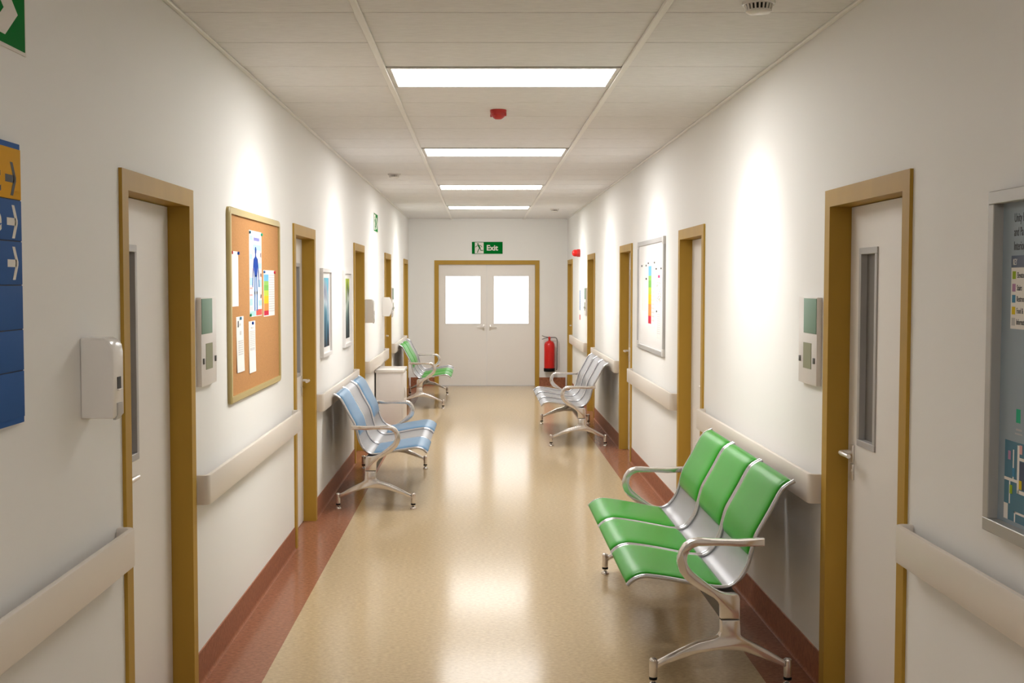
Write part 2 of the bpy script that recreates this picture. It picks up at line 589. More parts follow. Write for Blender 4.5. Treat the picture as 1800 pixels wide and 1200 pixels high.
# ------------------------------------------------------------------ handrails
def handrail(fn, y0, y1, label):
    z0, z1, d, t, r = 0.785, 0.912, 0.061, 0.020, 0.030

    def arc(cu, ch, rad, a0, a1, n=6):
        return [(cu + rad * math.cos(math.radians(a0 + (a1 - a0) * i / n)), ch + rad * math.sin(math.radians(a0 + (a1 - a0) * i / n))) for i in range(n + 1)]
    ri = r - t + 0.004
    out = [(y0, 0.0)] + arc(y0 + r, d - r, r, 180, 90) + arc(y1 - r, d - r, r, 90, 0) + [(y1, 0.0)]
    inn = [(y1 - t, 0.0)] + arc(y1 - t - ri, d - t - ri, ri, 0, 90) + arc(y0 + t + ri, d - t - ri, ri, 90, 180) + [(y0 + t, 0.0)]
    bm = bmesh.new()
    add_prism(bm, out + inn, lambda p, q, h: fn(p, h, q), z0, z1, 0.005, 2)
    root = thing('handrail', fn((y0 + y1) / 2, z0, 0), label, 'handrail', 'bumper handrails along the corridor walls')
    link('rail_board', bm, M['rail'], root, smooth=40)
    n = max(2, int((y1 - y0) / 0.8))
    for i in range(n):
        yb = y0 + (y1 - y0) * (i + 0.5) / n
        one_plate('wall_bracket', fn, yb - 0.02, yb + 0.02, z0 + 0.04, z1 - 0.04, 0.0, d - t + 0.002, M['rail'], root)


handrail(left, 1.15, 3.985, 'beige handrail under the blue sign, running off the left edge')
handrail(left, 5.062, 7.705, 'beige handrail on the left wall below the cork board')
handrail(left, 8.785, 11.425, 'beige handrail on the left wall behind the blue bench')
handrail(left, 12.485, 15.110, 'beige handrail on the left wall above the white cabinet')
handrail(left, 16.185, 18.845, 'beige handrail on the left wall behind the far green bench')
handrail(right, 1.15, 4.040, 'beige handrail under the map case, running off the right edge')
handrail(right, 5.095, 7.790, 'beige handrail behind the near green bench')
handrail(right, 8.860, 11.510, 'beige handrail on the right wall below the whiteboard')
handrail(right, 12.595, 15.320, 'beige handrail behind the bare metal bench')
handrail(right, 16.380, 19.060, 'beige handrail on the right wall nearest the fire extinguisher')

# ------------------------------------------------------------------ benches
SEAT = catmull([(0.390, 0.414), (0.372, 0.432), (0.350, 0.445), (0.325, 0.4515), (0.295, 0.451), (0.21, 0.439), (0.10, 0.4185), (0.02, 0.404),
                (-0.035, 0.4045), (-0.07, 0.420), (-0.097, 0.446), (-0.119, 0.479), (-0.134, 0.515), (-0.149, 0.573), (-0.166, 0.632),
                (-0.198, 0.692), (-0.230, 0.750), (-0.266, 0.818), (-0.290, 0.845), (-0.325, 0.865)], 4)


def normals(P):
    out = []
    for i in range(len(P)):
        a, b = P[max(i - 1, 0)], P[min(i + 1, len(P) - 1)]
        d = Vector((b[0] - a[0], b[1] - a[1])).normalized()
        out.append(Vector((d.y, -d.x)))
    # point to the sitter: up on the seat, forward on the back
    return [n if n.dot(Vector((0.6, 0.8))) > 0 else -n for n in out]


SN = normals(SEAT)


def strip(bm, idx, xs_h, end_ramp=True):
    """sweep cross-section [(x, h)] along the seat profile samples idx"""
    rings = []
    n = len(idx)
    for k, i in enumerate(idx):
        p, nn = SEAT[i], SN[i]
        f = 1.0
        if end_ramp:
            e = min(k, n - 1 - k)
            f = (0.45, 0.85)[e] if e < 2 else 1.0
        rings.append([bm.verts.new((x, p[0] + nn.x * h * (f if h > 0.006 else 1), p[1] + nn.y * h * (f if h > 0.006 else 1))) for x, h in xs_h])
    m = len(xs_h)
    for a, b in zip(rings, rings[1:]):
        for k in range(m):
            bm.faces.new([a[k], a[(k + 1) % m], b[(k + 1) % m], b[k]])
    bm.faces.new(rings[0][::-1])
    bm.faces.new(rings[-1])


ARM = [(-.175, .641), (-.07, .634), (.025, .636), (.08, .6405), (.11, .641), (.14, .633), (.165, .615), (.183, .588), (.193, .557), (.194, .527),
       (.184, .498), (.163, .470), (.135, .447), (.108, .427), (.07, .405), (.04, .388), (.02, .370), (.010, .350), (.008, .297),
       (-.073, .297), (-.072, .385), (-.068, .398), (-.055, .403), (-.014, .4045), (.01, .412), (.035, .425), (.078, .456), (.11, .482), (.135, .505),
       (.149, .527), (.154, .545), (.151, .568), (.143, .587), (.127, .601), (.105, .609), (0, .610), (-.07, .606), (-.175, .609)]
LEG = [(.008, .293), (.007, .240), (.015, .224), (.033, .213), (.106, .194), (.178, .160), (.230, .133), (.276, .108), (.276, .084), (.230, .107), (.178, .124),
       (.105, .148), (.021, .162), (-.034, .164), (-.089, .158), (-.162, .132), (-.22, .109), (-.268, .090), (-.268, .116), (-.186, .163), (-.107, .203), (-.085, .217),
       (-.077, .232), (-.073, .293)]


def bench(loc, rotz, pads, padmat, label, seat_label=None):
    """three-seat bench; local +y is the sitter's front, seats counted along local +x"""
    root = thing('waiting_bench', loc, label, 'bench', 'three-seat metal benches along the corridor', rotz=rotz)
    mats_n = len(SEAT)
    for k in range(3):
        xc = (k - 1) * 0.63
        bm = bmesh.new()
        hw = 0.298
        strip(bm, list(range(mats_n)), [(xc - hw, -0.002), (xc + hw, -0.002), (xc + hw, 0.002), (xc - hw, 0.002)], False)
        sh = link('seat_shell', bm, M['shell'], root, local=True, smooth=60)
        for s in (-1, 1):
            bm = bmesh.new()
            add_tube(bm, [(xc + s * hw, p[0] + n.x * 0.008, p[1] + n.y * 0.008) for p, n in zip(SEAT, SN)], 0.0098, 10)
            link('edge_tube', bm, M['tube'], sh, local=True, smooth=60)
        if k in pads:
            w = 0.272
            half = [(w, 0.003), (w + 0.002, 0.010), (w + 0.001, 0.0155), (w - 0.004, 0.0195), (w - 0.014, 0.0225), (w - 0.045, 0.0255), (w - 0.09, 0.0265)]
            cs = [(xc - a, b) for a, b in half] + [(xc + a, b) for a, b in half[::-1]]
            i0 = [i for i in range(mats_n) if SEAT[i][0] > -0.026 and SEAT[i][1] < 0.5]
            bm = bmesh.new()
            strip(bm, i0, cs)
            o = link('seat_pad', bm, padmat, root, local=True, smooth=50)
            o['label'] = ('green' if padmat is M['green'] else 'blue') + ' vinyl seat pad'
            i1 = [i for i in range(mats_n) if SEAT[i][1] > 0.528 and i < mats_n - 1]
            bm = bmesh.new()
            strip(bm, i1, cs)
            o = link('back_pad', bm, padmat, root, local=True, smooth=50)
            o['label'] = ('green' if padmat is M['green'] else 'blue') + ' vinyl back pad'
    bm = bmesh.new()
    add_box(bm, -0.976, 0.976, -0.068, 0.004, 0.288, 0.3955, 0.004, 2)
    link('beam', bm, M['beam'], root, local=True)
    for s in (-1, 1):
        fx = lambda p, q, h, s=s: Vector((s * 1.0 + h, p, q))
        bm = bmesh.new()
        add_prism(bm, ARM, fx, -0.0225, 0.0225, 0.006, 2)
        link('armrest', bm, M['chrome'], root, local=True, smooth=25)
        bm = bmesh.new()
        add_prism(bm, LEG, fx, -0.0225, 0.0225, 0.006, 2)
        lg = link('leg_frame', bm, M['chrome'], root, local=True, smooth=25)
        for fy in (0.291, -0.283):
            bm = bmesh.new()
            add_lathe(bm, [(0.012, 0.040), (0.0165, 0.042), (0.0175, 0.050), (0.0175, 0.112), (0.0165, 0.119), (0.011, 0.1235), (0.0, 0.1245)], (s * 1.0, fy, 0), seg=20)
            link('foot_tube', bm, M['chrome'], lg, local=True, smooth=50)
            bm = bmesh.new()
            add_lathe(bm, [(0.0, 0.0), (0.022, 0.0), (0.023, 0.004), (0.020, 0.012), (0.012, 0.020), (0.006, 0.023), (0.006, 0.042)], (s * 1.0, fy, 0), seg=20)
            link('glide', bm, M['chrome'], lg, local=True, smooth=50)
            bm = bmesh.new()
            add_lathe(bm, [(0.0165, 0.031), (0.0178, 0.034), (0.0178, 0.041), (0.0165, 0.044)], (s * 1.0, fy, 0), seg=20)
            link('rubber_ring', bm, M['black'], lg, local=True, smooth=40)
    return root


# right wall benches face -x: local +y -> -x means rotz = +90deg, local +x -> +y
bench((1.028, 6.090, 0), PI / 2, (0, 1, 2), M['green'], 'bench with three green padded seats at the right front')
bench((1.037, 13.740, 0), PI / 2, (), None, 'bare silver metal bench without pads along the right wall')
# left wall benches face +x: rotz = -90deg, local +x -> -y (seat 0 is the far one)
bench((-0.806, 10.165, 0), -PI / 2, (0, 2), M['blue'], 'bench with two light blue padded seats and a bare middle seat')
bench((-0.808, 17.600, 0), -PI / 2, (1, 2), M['green'], 'far bench with green pads at the left, near the double doors')

# ------------------------------------------------------------------ soap dispensers
def dispenser(y0, label, round_front=False):
    w, d, z0, z1 = 0.106, 0.100, 1.312, 1.556
    root = thing('soap_dispenser', left(y0 + w / 2, z0, 0), label, 'soap dispenser', 'white dispensers on the left wall')
    # side outline in (depth, z)
    if round_front:
        prof = [(0, z0 + 0.005), (0.085, z0 + 0.005)] + [(0.085 + 0.04 * math.sin(PI * i / 12), z0 + 0.005 + (z1 - z0 - 0.01) * i / 12) for i in range(1, 12)] + [(0.085, z1 - 0.005), (0, z1 - 0.005)]
    else:
        prof = [(0, z0 + 0.004), (0.004, z0), (d - 0.006, z0), (d, z0 + 0.008), (d, z1 - 0.045), (d - 0.004, z1 - 0.022), (d - 0.014, z1 - 0.008), (d - 0.030, z1), (0.004, z1), (0, z1 - 0.004)]
    bm = bmesh.new()
    add_prism(bm, prof, lambda p, q, h: left(h, q, p), y0, y0 + w, 0.006, 3)
    link('housing', bm, M['white_gloss'], root, smooth=40)
    dd = d + (0.024 if round_front else 0)
    bm = bmesh.new()
    plate(bm, left, y0 + 0.038, y0 + 0.072, z0 + 0.088, z0 + 0.124, dd - 0.004, dd + 0.002)
    link('level_window', bm, M['black'], root, smooth=0)
    bm = bmesh.new()
    add_prism(bm, [(dd - 0.012, z0 - 0.006), (dd - 0.004, z0 - 0.006), (dd + 0.003, z0 + 0.010), (dd + 0.003, z0 + 0.045), (dd - 0.012, z0 + 0.045)],
              lambda p, q, h: left(h, q, p), y0 + 0.030, y0 + 0.080, 0.002, 1)
    link('push_lever', bm, M['grey'], root)
    bm = bmesh.new()
    plate(bm, left, y0 + 0.036, y0 + 0.074, z0 + 0.083, z0 + 0.088, dd - 0.004, dd + 0.007, 0.001)
    link('window_lip', bm, M['white_gloss'], root)


dispenser(3.627, 'white soap dispenser at the left front, beside the first door frame')
dispenser(12.50, 'white soap dispenser just beyond the third left door, above the handrail')
dispenser(14.80, 'white soap dispenser with rounded front before the fourth left door', True)


# ------------------------------------------------------------------ call panels beside doors
def panel(fn, y0, y1, near_flush, label):
    """grey-white box with sage green top block and small display; near_flush puts green at the low-y edge"""
    z0, z1, d = 1.281, 1.660, 0.022
    root = thing('wall_panel', fn((y0 + y1) / 2, z0, 0), label, 'wall panel', 'wall panels with green blocks beside doors')
    bm = bmesh.new()
    plate(bm, fn, y0, y1, z0, z1, 0, d, 0.002)
    link('housing', bm, M['white_plastic'], root)
    one_plate('green_block', fn, y0 + 0.004, y0 + 0.200, z1 - 0.156, z1 - 0.005, d, d + 0.003, M['sagegreen'], root, 0.001)
    one_plate('display', fn, y0 + 0.080, y0 + 0.205, z0 + 0.068, z0 + 0.180, d, d + 0.002, M['screen'], root)
    for yb in (y0 + 0.034, y0 + 0.262):
        one_plate('button', fn, yb - 0.011, yb + 0.011, z0 + 0.094, z0 + 0.119, d, d + 0.005, M['dgrey'], root, 0.001)


panel(left, 5.115, 5.405, True, 'white panel with green block between the first left door and cork board')
panel(right, 5.140, 5.430, True, 'white panel with green block beside the right front door')
panel(left, 16.22, 16.51, True, 'white panel with green block beyond the fourth left door')
panel(right, 16.46, 16.75, True, 'white panel with green block beyond the fourth right door')

# ------------------------------------------------------------------ cork board and its papers
CY0, CY1, CZ0, CZ1 = 5.735, 7.175, 1.142, 2.086
root = thing('cork_board', left((CY0 + CY1) / 2, CZ0, 0), 'cork notice board with olive frame on the left wall', 'notice board')
bm = bmesh.new()
w = 0.034


def rrect(u0, u1, v0, v1, r, n=5):
    out = []
    for cu, cv, a0 in ((u1 - r, v1 - r, 0), (u0 + r, v1 - r, 90), (u0 + r, v0 + r, 180), (u1 - r, v0 + r, 270)):
        for i in range(n + 1):
            a = math.radians(a0 + 90 * i / n)
            out.append((cu + r * math.cos(a), cv + r * math.sin(a)))
    return out


outer = rrect(CY0, CY1, CZ0, CZ1, 0.03)
inner = rrect(CY0 + w, CY1 - w, CZ0 + w, CZ1 - w, 0.004)
ro = [[bm.verts.new(left(u, v, h)) for u, v in outer] for h in (0.0, 0.014, 0.020)]
# soften the outer edge a little
for vtx, (u, v) in zip(ro[2], outer):
    cu, cv = (CY0 + CY1) / 2, (CZ0 + CZ1) / 2
    vtx.co.y += -0.006 if u > cu else 0.006
    vtx.co.z += -0.006 if v > cv else 0.006
ri = [[bm.verts.new(left(u, v, h)) for u, v in inner] for h in (0.020, 0.006)]
n = len(outer)
seqs = [ro[0], ro[1], ro[2], ri[0], ri[1]]
for A, B in zip(seqs, seqs[1:]):
    for i in range(n):
        j = (i + 1) % n
        bm.faces.new([A[i], A[j], B[j], B[i]])
link('frame', bm, M['corkframe'], root, smooth=40)
one_plate('cork_sheet', left, CY0 + 0.02, CY1 - 0.02, CZ0 + 0.02, CZ1 - 0.02, 0.0, 0.010, M['cork'], root)
HP = 0.0102


def sheet(name, fn, y0, y1, z0, z1, label, cat, group, hp, pins, bend=0.0, parent_mat=None):
    root = thing(name, fn((y0 + y1) / 2, z0, hp), label, cat, group)
    bm = bmesh.new()
    N = 6
    vs = []
    for i in range(N + 1):
        zz = z0 + (z1 - z0) * i / N
        lift = bend * (1 - i / N) ** 2
        for th in (0.0, 0.0007):
            for yy in (y0, y1):
                vs.append(bm.verts.new(fn(yy, zz, hp + lift + th)))
    for i in range(N):
        k = i * 4
        q = k + 4
        for a, b in ((0, 1), (1, 3), (3, 2), (2, 0)):
            bm.faces.new([vs[k + a], vs[k + b], vs[q + b], vs[q + a]])
    bm.faces.new([vs[0], vs[1], vs[3], vs[2]])
    k = N * 4
    bm.faces.new([vs[k], vs[k + 1], vs[k + 3], vs[k + 2]])
    link('page', bm, M['paper'], root, smooth=30)
    for (pu, pv, pm) in pins:
        bm = bmesh.new()
        disc(bm, (pu, pv), 0.0075, fn, hp, hp + 0.009, 12)
        link('pin', bm, M[pm], root, smooth=30)
    return root


G = 'papers pinned to the cork board'
sheet('paper_sheet', left, 5.785, 5.965, 1.608, 1.876, 'plain white sheet pinned at the upper left of the cork board', 'paper', G, HP,
      [(5.797, 1.868, 'crimson'), (5.953, 1.868, 'royal')])
# body poster
t = sheet('anatomy_poster', left, 6.250, 6.600, 1.546, 1.996, 'tall poster of a blue human figure on the cork board', 'poster', G, HP,
          [(6.258, 1.984, 'steelblue'), (6.590, 1.984, 'emerald'), (6.258, 1.556, 'emerald')])
h = HP + 0.0009


def blocks(name, m, rects, fn, h, parent):
    bm = bmesh.new()
    for r in rects:
        plate(bm, fn, r[0], r[1], r[2], r[3], h, h + 0.0004)
    return link(name, bm, M[m], parent, smooth=0)


blocks('pale_blocks', 'aqua', [(6.265, 6.345, 1.945, 1.970), (6.36, 6.585, 1.895, 1.925), (6.258, 6.33, 1.845, 1.873), (6.50, 6.592, 1.80, 1.83), (6.258, 6.35, 1.71, 1.75),
                               (6.49, 6.592, 1.70, 1.74), (6.258, 6.33, 1.605, 1.64), (6.50, 6.592, 1.60, 1.63), (6.256, 6.42, 1.549, 1.575)], left, h, t)
blocks('pale_print', 'inklight', [(6.265, 6.33, 1.79, 1.835), (6.51, 6.585, 1.755, 1.79), (6.265, 6.34, 1.755, 1.775), (6.52, 6.585, 1.64, 1.69), (6.265, 6.33, 1.58, 1.60), (6.51, 6.58, 1.86, 1.885)], left, h, t)
blocks('red_print', 'palepink', [(6.32, 6.335, 1.86, 1.895), (6.56, 6.59, 1.86, 1.885), (6.258, 6.33, 1.69, 1.70), (6.258, 6.33, 1.655, 1.665), (6.56, 6.592, 1.755, 1.775), (6.34, 6.352, 1.77, 1.80), (6.56, 6.592, 1.64, 1.66)], left, h, t)
blocks('red_strip', 'tomato', [(6.43, 6.594, 1.550, 1.582)], left, h, t)
blocks('title_print', 'violet', [(6.375, 6.535, 1.945, 1.962)], left, h, t)
bm = bmesh.new()
C = 6.425
disc(bm, (C, 1.893), 0.021, left, h + .0004, h + .0010)
add_prism(bm, [(C - 0.012, 1.875), (C + 0.012, 1.875), (C + 0.016, 1.862), (C + 0.052, 1.850), (C + 0.048, 1.79), (C + 0.036, 1.755), (C - 0.036, 1.755), (C - 0.048, 1.79), (C - 0.052, 1.850), (C - 0.016, 1.862)], left, h + .0004, h + .0010)
stroke(bm, [(C - 0.05, 1.842), (C - 0.075, 1.775), (C - 0.092, 1.705)], 0.019, left, h + .0004, h + .0010)
stroke(bm, [(C + 0.05, 1.842), (C + 0.075, 1.775), (C + 0.092, 1.705)], 0.019, left, h + .0004, h + .0010)
link('figure', bm, M['royal'], t, smooth=0)
bm = bmesh.new()
stroke(bm, [(C - 0.022, 1.757), (C - 0.030, 1.67), (C - 0.032, 1.582)], 0.028, left, h + .0004, h + .0010)
stroke(bm, [(C + 0.022, 1.757), (C + 0.030, 1.67), (C + 0.032, 1.582)], 0.028, left, h + .0004, h + .0010)
link('figure_legs', bm, M['midblue'], t, smooth=0)
# colour chart
t = sheet('colour_chart', left, 6.655, 7.005, 1.537, 1.794, 'rainbow striped chart at the right edge of the cork board', 'poster', G, HP,
          [(6.665, 1.783, 'midblue'), (6.994, 1.783, 'crimson')])
zz = 1.770
for nm, hh in (('sky', 0.037), ('lgreen', 0.022), ('mgreen', 0.030), ('ygreen', 0.030), ('amber', 0.042), ('orange', 0.040), ('crimson', 0.026)):
    blocks('colour_band', nm, [(6.664, 6.808, zz - hh, zz)], left, h, t)
    zz -= hh
blocks('print_lines', 'inklight', [(6.82, 6.995, 1.77 - 0.0135 * i - 0.0065, 1.77 - 0.0135 * i) for i in range(16)], left, h, t)
t = sheet('paper_sheet', left, 5.905, 6.085, 1.281, 1.556, 'white printed sheet at lower left of the cork board, dark mark on top', 'paper', G, HP, [(5.995, 1.547, 'steelblue')], 0.004)
blocks('print_mark', 'inkdark', [(5.935, 5.958, 1.505, 1.535)], left, h + .001, t)
blocks('print_lines', 'inklight', [(5.975, 6.005, 1.512, 1.522), (5.985, 6.02, 1.465, 1.485)] + [(5.945, 6.06, 1.432 - 0.011 * i, 1.438 - 0.011 * i) for i in range(7)], left, h + .002, t)
t = sheet('paper_sheet', left, 6.220, 6.400, 1.256, 1.524, 'white printed sheet pinned under the blue figure poster', 'paper', G, HP, [(6.312, 1.513, 'royal')], 0.003)
blocks('print_lines', 'inklight', [(6.275, 6.35, 1.488, 1.493)] + [(6.245, 6.38, 1.470 - 0.0095 * i, 1.4735 - 0.0095 * i) for i in range(9)] + [(6.25, 6.37, 1.372, 1.386), (6.25, 6.37, 1.268, 1.273)], left, h + .002, t)

# ------------------------------------------------------------------ framed pictures
def picture(y0, y1, label, painter):
    z0, z1, d, w = 1.160, 1.835, 0.026, 0.030
    root = thing('framed_picture', left((y0 + y1) / 2, z0, 0), label, 'picture', 'white framed pictures on the left wall')
    bm = bmesh.new()
    for r in (rect(y0, y1, z0, z0 + w), rect(y0, y1, z1 - w, z1), rect(y0, y0 + w, z0 + w, z1 - w), rect(y1 - w, y1, z0 + w, z1 - w)):
        add_prism(bm, r, left, 0, d, 0.0015, 1)
    link('frame', bm, M['picframe'], root)
    one_plate('mat_board', left, y0 + w, y1 - w, z0 + w, z1 - w, 0, 0.010, M['mat_white'], root)
    iy0, iy1, iz0, iz1 = y0 + 0.085, y1 - 0.085, z0 + 0.072, z1 - 0.072
    bm = bmesh.new()
    plate(bm, left, iy0, iy1, iz0, iz1, 0.010, 0.0108)
    link('print', bm, painter, root, smooth=0)


def art_material(name, stops_u, zc, z_h, seed):
    """abstract picture: vertical gradient through colour stops, warped by noise (an ink pattern, fixed to the sheet)"""
    m = bpy.data.materials.new(name)
    m.use_nodes = True
    nt = m.node_tree
    b = nt.nodes['Principled BSDF']
    b.inputs['Roughness'].default_value = 0.55
    b.inputs['Specular IOR Level'].default_value = 0.1
    tc = nt.nodes.new('ShaderNodeTexCoord')
    sx = nt.nodes.new('ShaderNodeSeparateXYZ')
    nt.links.new(tc.outputs['Object'], sx.inputs[0])
    mr = nt.nodes.new('ShaderNodeMapRange')
    mr.inputs['From Min'].default_value = zc
    mr.inputs['From Max'].default_value = zc + z_h
    nt.links.new(sx.outputs['Z'], mr.inputs['Value'])
    mp = nt.nodes.new('ShaderNodeMapping')
    mp.inputs['Scale'].default_value = (1, 16, 2.0)
    mp.inputs['Location'].default_value = (seed, seed * 2, seed)
    nz = nt.nodes.new('ShaderNodeTexNoise')
    nz.inputs['Scale'].default_value = 1.0
    nz.inputs['Detail'].default_value = 3.0
    nt.links.new(tc.outputs['Object'], mp.inputs['Vector'])
    nt.links.new(mp.outputs['Vector'], nz.inputs['Vector'])
    ml = nt.nodes.new('ShaderNodeMath')
    ml.operation = 'MULTIPLY_ADD'
    ml.inputs[1].default_value = 1.5
    ml.inputs[2].default_value = -0.80
    nt.links.new(nz.outputs['Fac'], ml.inputs[0])
    ad = nt.nodes.new('ShaderNodeMath')
    ad.operation = 'ADD'
    nt.links.new(mr.outputs['Result'], ad.inputs[0])
    nt.links.new(ml.outputs['Value'], ad.inputs[1])
    rp = nt.nodes.new('ShaderNodeValToRGB')
    els = rp.color_ramp.elements
    els[0].position, els[0].color = stops_u[0][0], stops_u[0][1] + (1,)
    els[1].position, els[1].color = stops_u[-1][0], stops_u[-1][1] + (1,)
    for p, c in stops_u[1:-1]:
        e = els.new(p)
        e.color = c + (1,)
    nt.links.new(ad.outputs['Value'], rp.inputs['Fac'])
    nt.links.new(rp.outputs['Color'], b.inputs['Base Color'])
    return m


picture(9.065, 9.610, 'white framed picture of blue water streaks, nearer of the pair',
        art_material('art_blue', [(0.0, (0.005, 0.01, 0.015)), (0.2, (0.02, 0.10, 0.17)), (0.42, (0.10, 0.28, 0.38)), (0.55, (0.60, 0.70, 0.74)), (0.66, (0.22, 0.25, 0.36)), (0.82, (0.35, 0.42, 0.5)), (0.95, (0.08, 0.45, 0.60))], 0.072, 0.53, 3.0))
picture(10.530, 11.080, 'white framed picture with green and dark shapes, farther of the pair',
        art_material('art_green', [(0.0, (0.004, 0.008, 0.01)), (0.3, (0.01, 0.05, 0.06)), (0.45, (0.22, 0.32, 0.27)), (0.58, (0.60, 0.64, 0.55)), (0.68, (0.02, 0.04, 0.02)), (0.8, (0.15, 0.24, 0.01)), (0.95, (0.42, 0.52, 0.03))], 0.072, 0.53, 8.0))

# ------------------------------------------------------------------ whiteboard and its papers
WY0, WY1, WZ0, WZ1 = 9.505, 11.090, 1.139, 2.092
root = thing('whiteboard', right((WY0 + WY1) / 2, WZ0, 0), 'large whiteboard with grey frame on the right wall', 'whiteboard')
bm = bmesh.new()
w = 0.040
for r in (rect(WY0, WY1, WZ0, WZ0 + w), rect(WY0, WY1, WZ1 - w, WZ1), rect(WY0, WY0 + w, WZ0 + w, WZ1 - w), rect(WY1 - w, WY1, WZ0 + w, WZ1 - w)):
    add_prism(bm, r, right, 0, 0.020, 0.003, 1)
link('frame', bm, M['alu'], root)
for cu in (WY0, WY1 - w - 0.02):
    for cv in (WZ0, WZ1 - w - 0.02):
        bm = bmesh.new()
        plate(bm, right, cu - 0.002, cu + w + 0.022, cv - 0.002, cv + w + 0.022, 0.0, 0.023, 0.004)
        link('corner_cap', bm, M['lampframe'], root)
one_plate('board', right, WY0 + 0.02, WY1 - 0.02, WZ0 + 0.02, WZ1 - 0.02, 0, 0.009, M['whiteboard'], root)
HW = 0.0092
hw_ = HW + 0.0009
GW = 'papers held on the whiteboard'
t = sheet('colour_chart', right, 10.010, 10.420, 1.345, 1.905, 'rainbow striped chart in the middle of the whiteboard', 'poster', GW, HW, [(10.395, 1.893, 'dgrey'), (10.03, 1.893, 'dgrey')])
zz = 1.868
for nm, hh in (('sky', 0.082), ('lgreen', 0.040), ('mgreen', 0.060), ('ygreen', 0.060), ('amber', 0.082), ('orange', 0.100), ('crimson', 0.066)):
    blocks('colour_band', nm, [(10.225, 10.405, zz - hh, zz)], right, hw_, t)
    zz -= hh
blocks('print_lines', 'inklight', [(10.05, 10.205, 1.86 - 0.034 * i - 0.016, 1.86 - 0.034 * i) for i in range(14)], right, hw_, t)
t = sheet('notice_sheet', right, 9.640, 9.940, 1.540, 1.850, 'white sheet with pink square and coloured dots on the whiteboard', 'paper', GW, HW, [(9.66, 1.84, 'dgrey'), (9.925, 1.84, 'dgrey')])
blocks('pink_square', 'pink', [(9.745, 9.845, 1.765, 1.787)], right, hw_, t)
rr = random.Random(4)
for nm in ('tomato', 'emerald', 'mauve', 'violet', 'orange', 'lgreen'):
    rs = []
    for i in range(8):
        u, v = 9.67 + 0.24 * rr.random(), 1.56 + 0.17 * rr.random()
        rs.append((u, u + 0.016, v, v + 0.007))
    blocks('dots', nm, rs, right, hw_, t)
t = sheet('notice_sheet', right, 9.700, 9.900, 1.270, 1.500, 'white printed sheet below the pink-square sheet on the whiteboard', 'paper', GW, HW, [(9.89, 1.492, 'dgrey')])
blocks('print_lines', 'inklight', [(9.72, 9.88, 1.47 - 0.017 * i - 0.006, 1.47 - 0.017 * i) for i in range(10)], right, hw_, t)
t = sheet('notice_sheet', right, 10.500, 10.840, 1.480, 1.890, 'blank white sheet at the far side of the whiteboard', 'paper', GW, HW, [(10.53, 1.875, 'dgrey'), (10.81, 1.875, 'dgrey'), (10.52, 1.76, 'inkdark')])

# ------------------------------------------------------------------ signs
def arrow_right(bm, u, v, s, fn, h0, h1, du=1):
    """plain arrow: short shaft and open head; u is the tip"""
    f = lambda p, q, h: fn(u + du * p, v + q, h)
    add_prism(bm, rect(-0.070 * s, -0.012 * s, -0.0095 * s, 0.0095 * s), f, h0, h1)
    add_prism(bm, [(-0.038 * s, 0.042 * s), (-0.021 * s, 0.042 * s), (0.0, 0.004 * s), (0.0, -0.004 * s), (-0.021 * s, -0.042 * s), (-0.038 * s, -0.042 * s), (-0.016 * s, 0.0)], f, h0, h1)


S0, S1 = 2.38, 3.137
root = thing('direction_sign', left((S0 + S1) / 2, 1.360, 0), 'blue direction board with orange top row at the left edge', 'sign')
one_plate('backing', left, S0, S1, 1.360, 2.077, 0, 0.016, M['signedge'], root, 0.001)
rows = [(2.062, 1.934, 'signorange'), (1.931, 1.829, 'signblue'), (1.826, 1.717, 'signblue'), (1.714, 1.603, 'signblue'), (1.600, 1.497, 'signblue'), (1.494, 1.376, 'signblue')]
for i, (zt, zb, m) in enumerate(rows):
    o = one_plate('sign_row', left, S0 + 0.008, S1 - 0.006, zb, zt, 0.016, 0.020, M[m], root, 0.0008)
    if i == 0:
        o['label'] = 'orange top row with black arrow'
one_plate('row_gaps', left, S0 + 0.008, S1 - 0.006, 1.376, 2.062, 0.0155, 0.0165, M['signline'], root)
bm = bmesh.new()
arrow_right(bm, 3.098, 1.984, 1.0, left, 0.020, 0.0205)
link('arrow', bm, M['inkdark'], root, smooth=0)
for v in (1.876, 1.771):
    bm = bmesh.new()
    arrow_right(bm, 3.104, v, 1.0, left, 0.020, 0.0205)
    link('arrow', bm, M['signwhite'], root, smooth=0)
text('t', 0.105, left, 2.998, 1.950, 0.0202, M['inkdark'], root, align='RIGHT', bold=0.002)
text('e', 0.090, left, 3.000, 1.852, 0.0202, M['signwhite'], root, align='RIGHT', bold=0.002)


def runner(bm, u, v, s, fn, h0, h1, du=1):
    """running person; (u, v) is the middle of the figure, s its height"""
    f = lambda p, q, h: fn(u + du * p * s, v + q * s, h)
    disc(bm, (-0.10, 0.38), 0.075, f, h0, h1)
    stroke(bm, [(-0.06, 0.25), (0.10, -0.05)], 0.15, f, h0, h1)
    stroke(bm, [(-0.06, 0.25), (0.18, 0.22), (0.30, 0.07)], 0.055, f, h0, h1)
    stroke(bm, [(-0.08, 0.24), (-0.22, 0.18), (-0.36, 0.06)], 0.055, f, h0, h1)
    stroke(bm, [(0.10, -0.05), (0.20, -0.27), (0.42, -0.27)], 0.075, f, h0, h1)
    stroke(bm, [(0.05, -0.05), (-0.08, -0.28), (-0.14, -0.48)], 0.075, f, h0, h1)


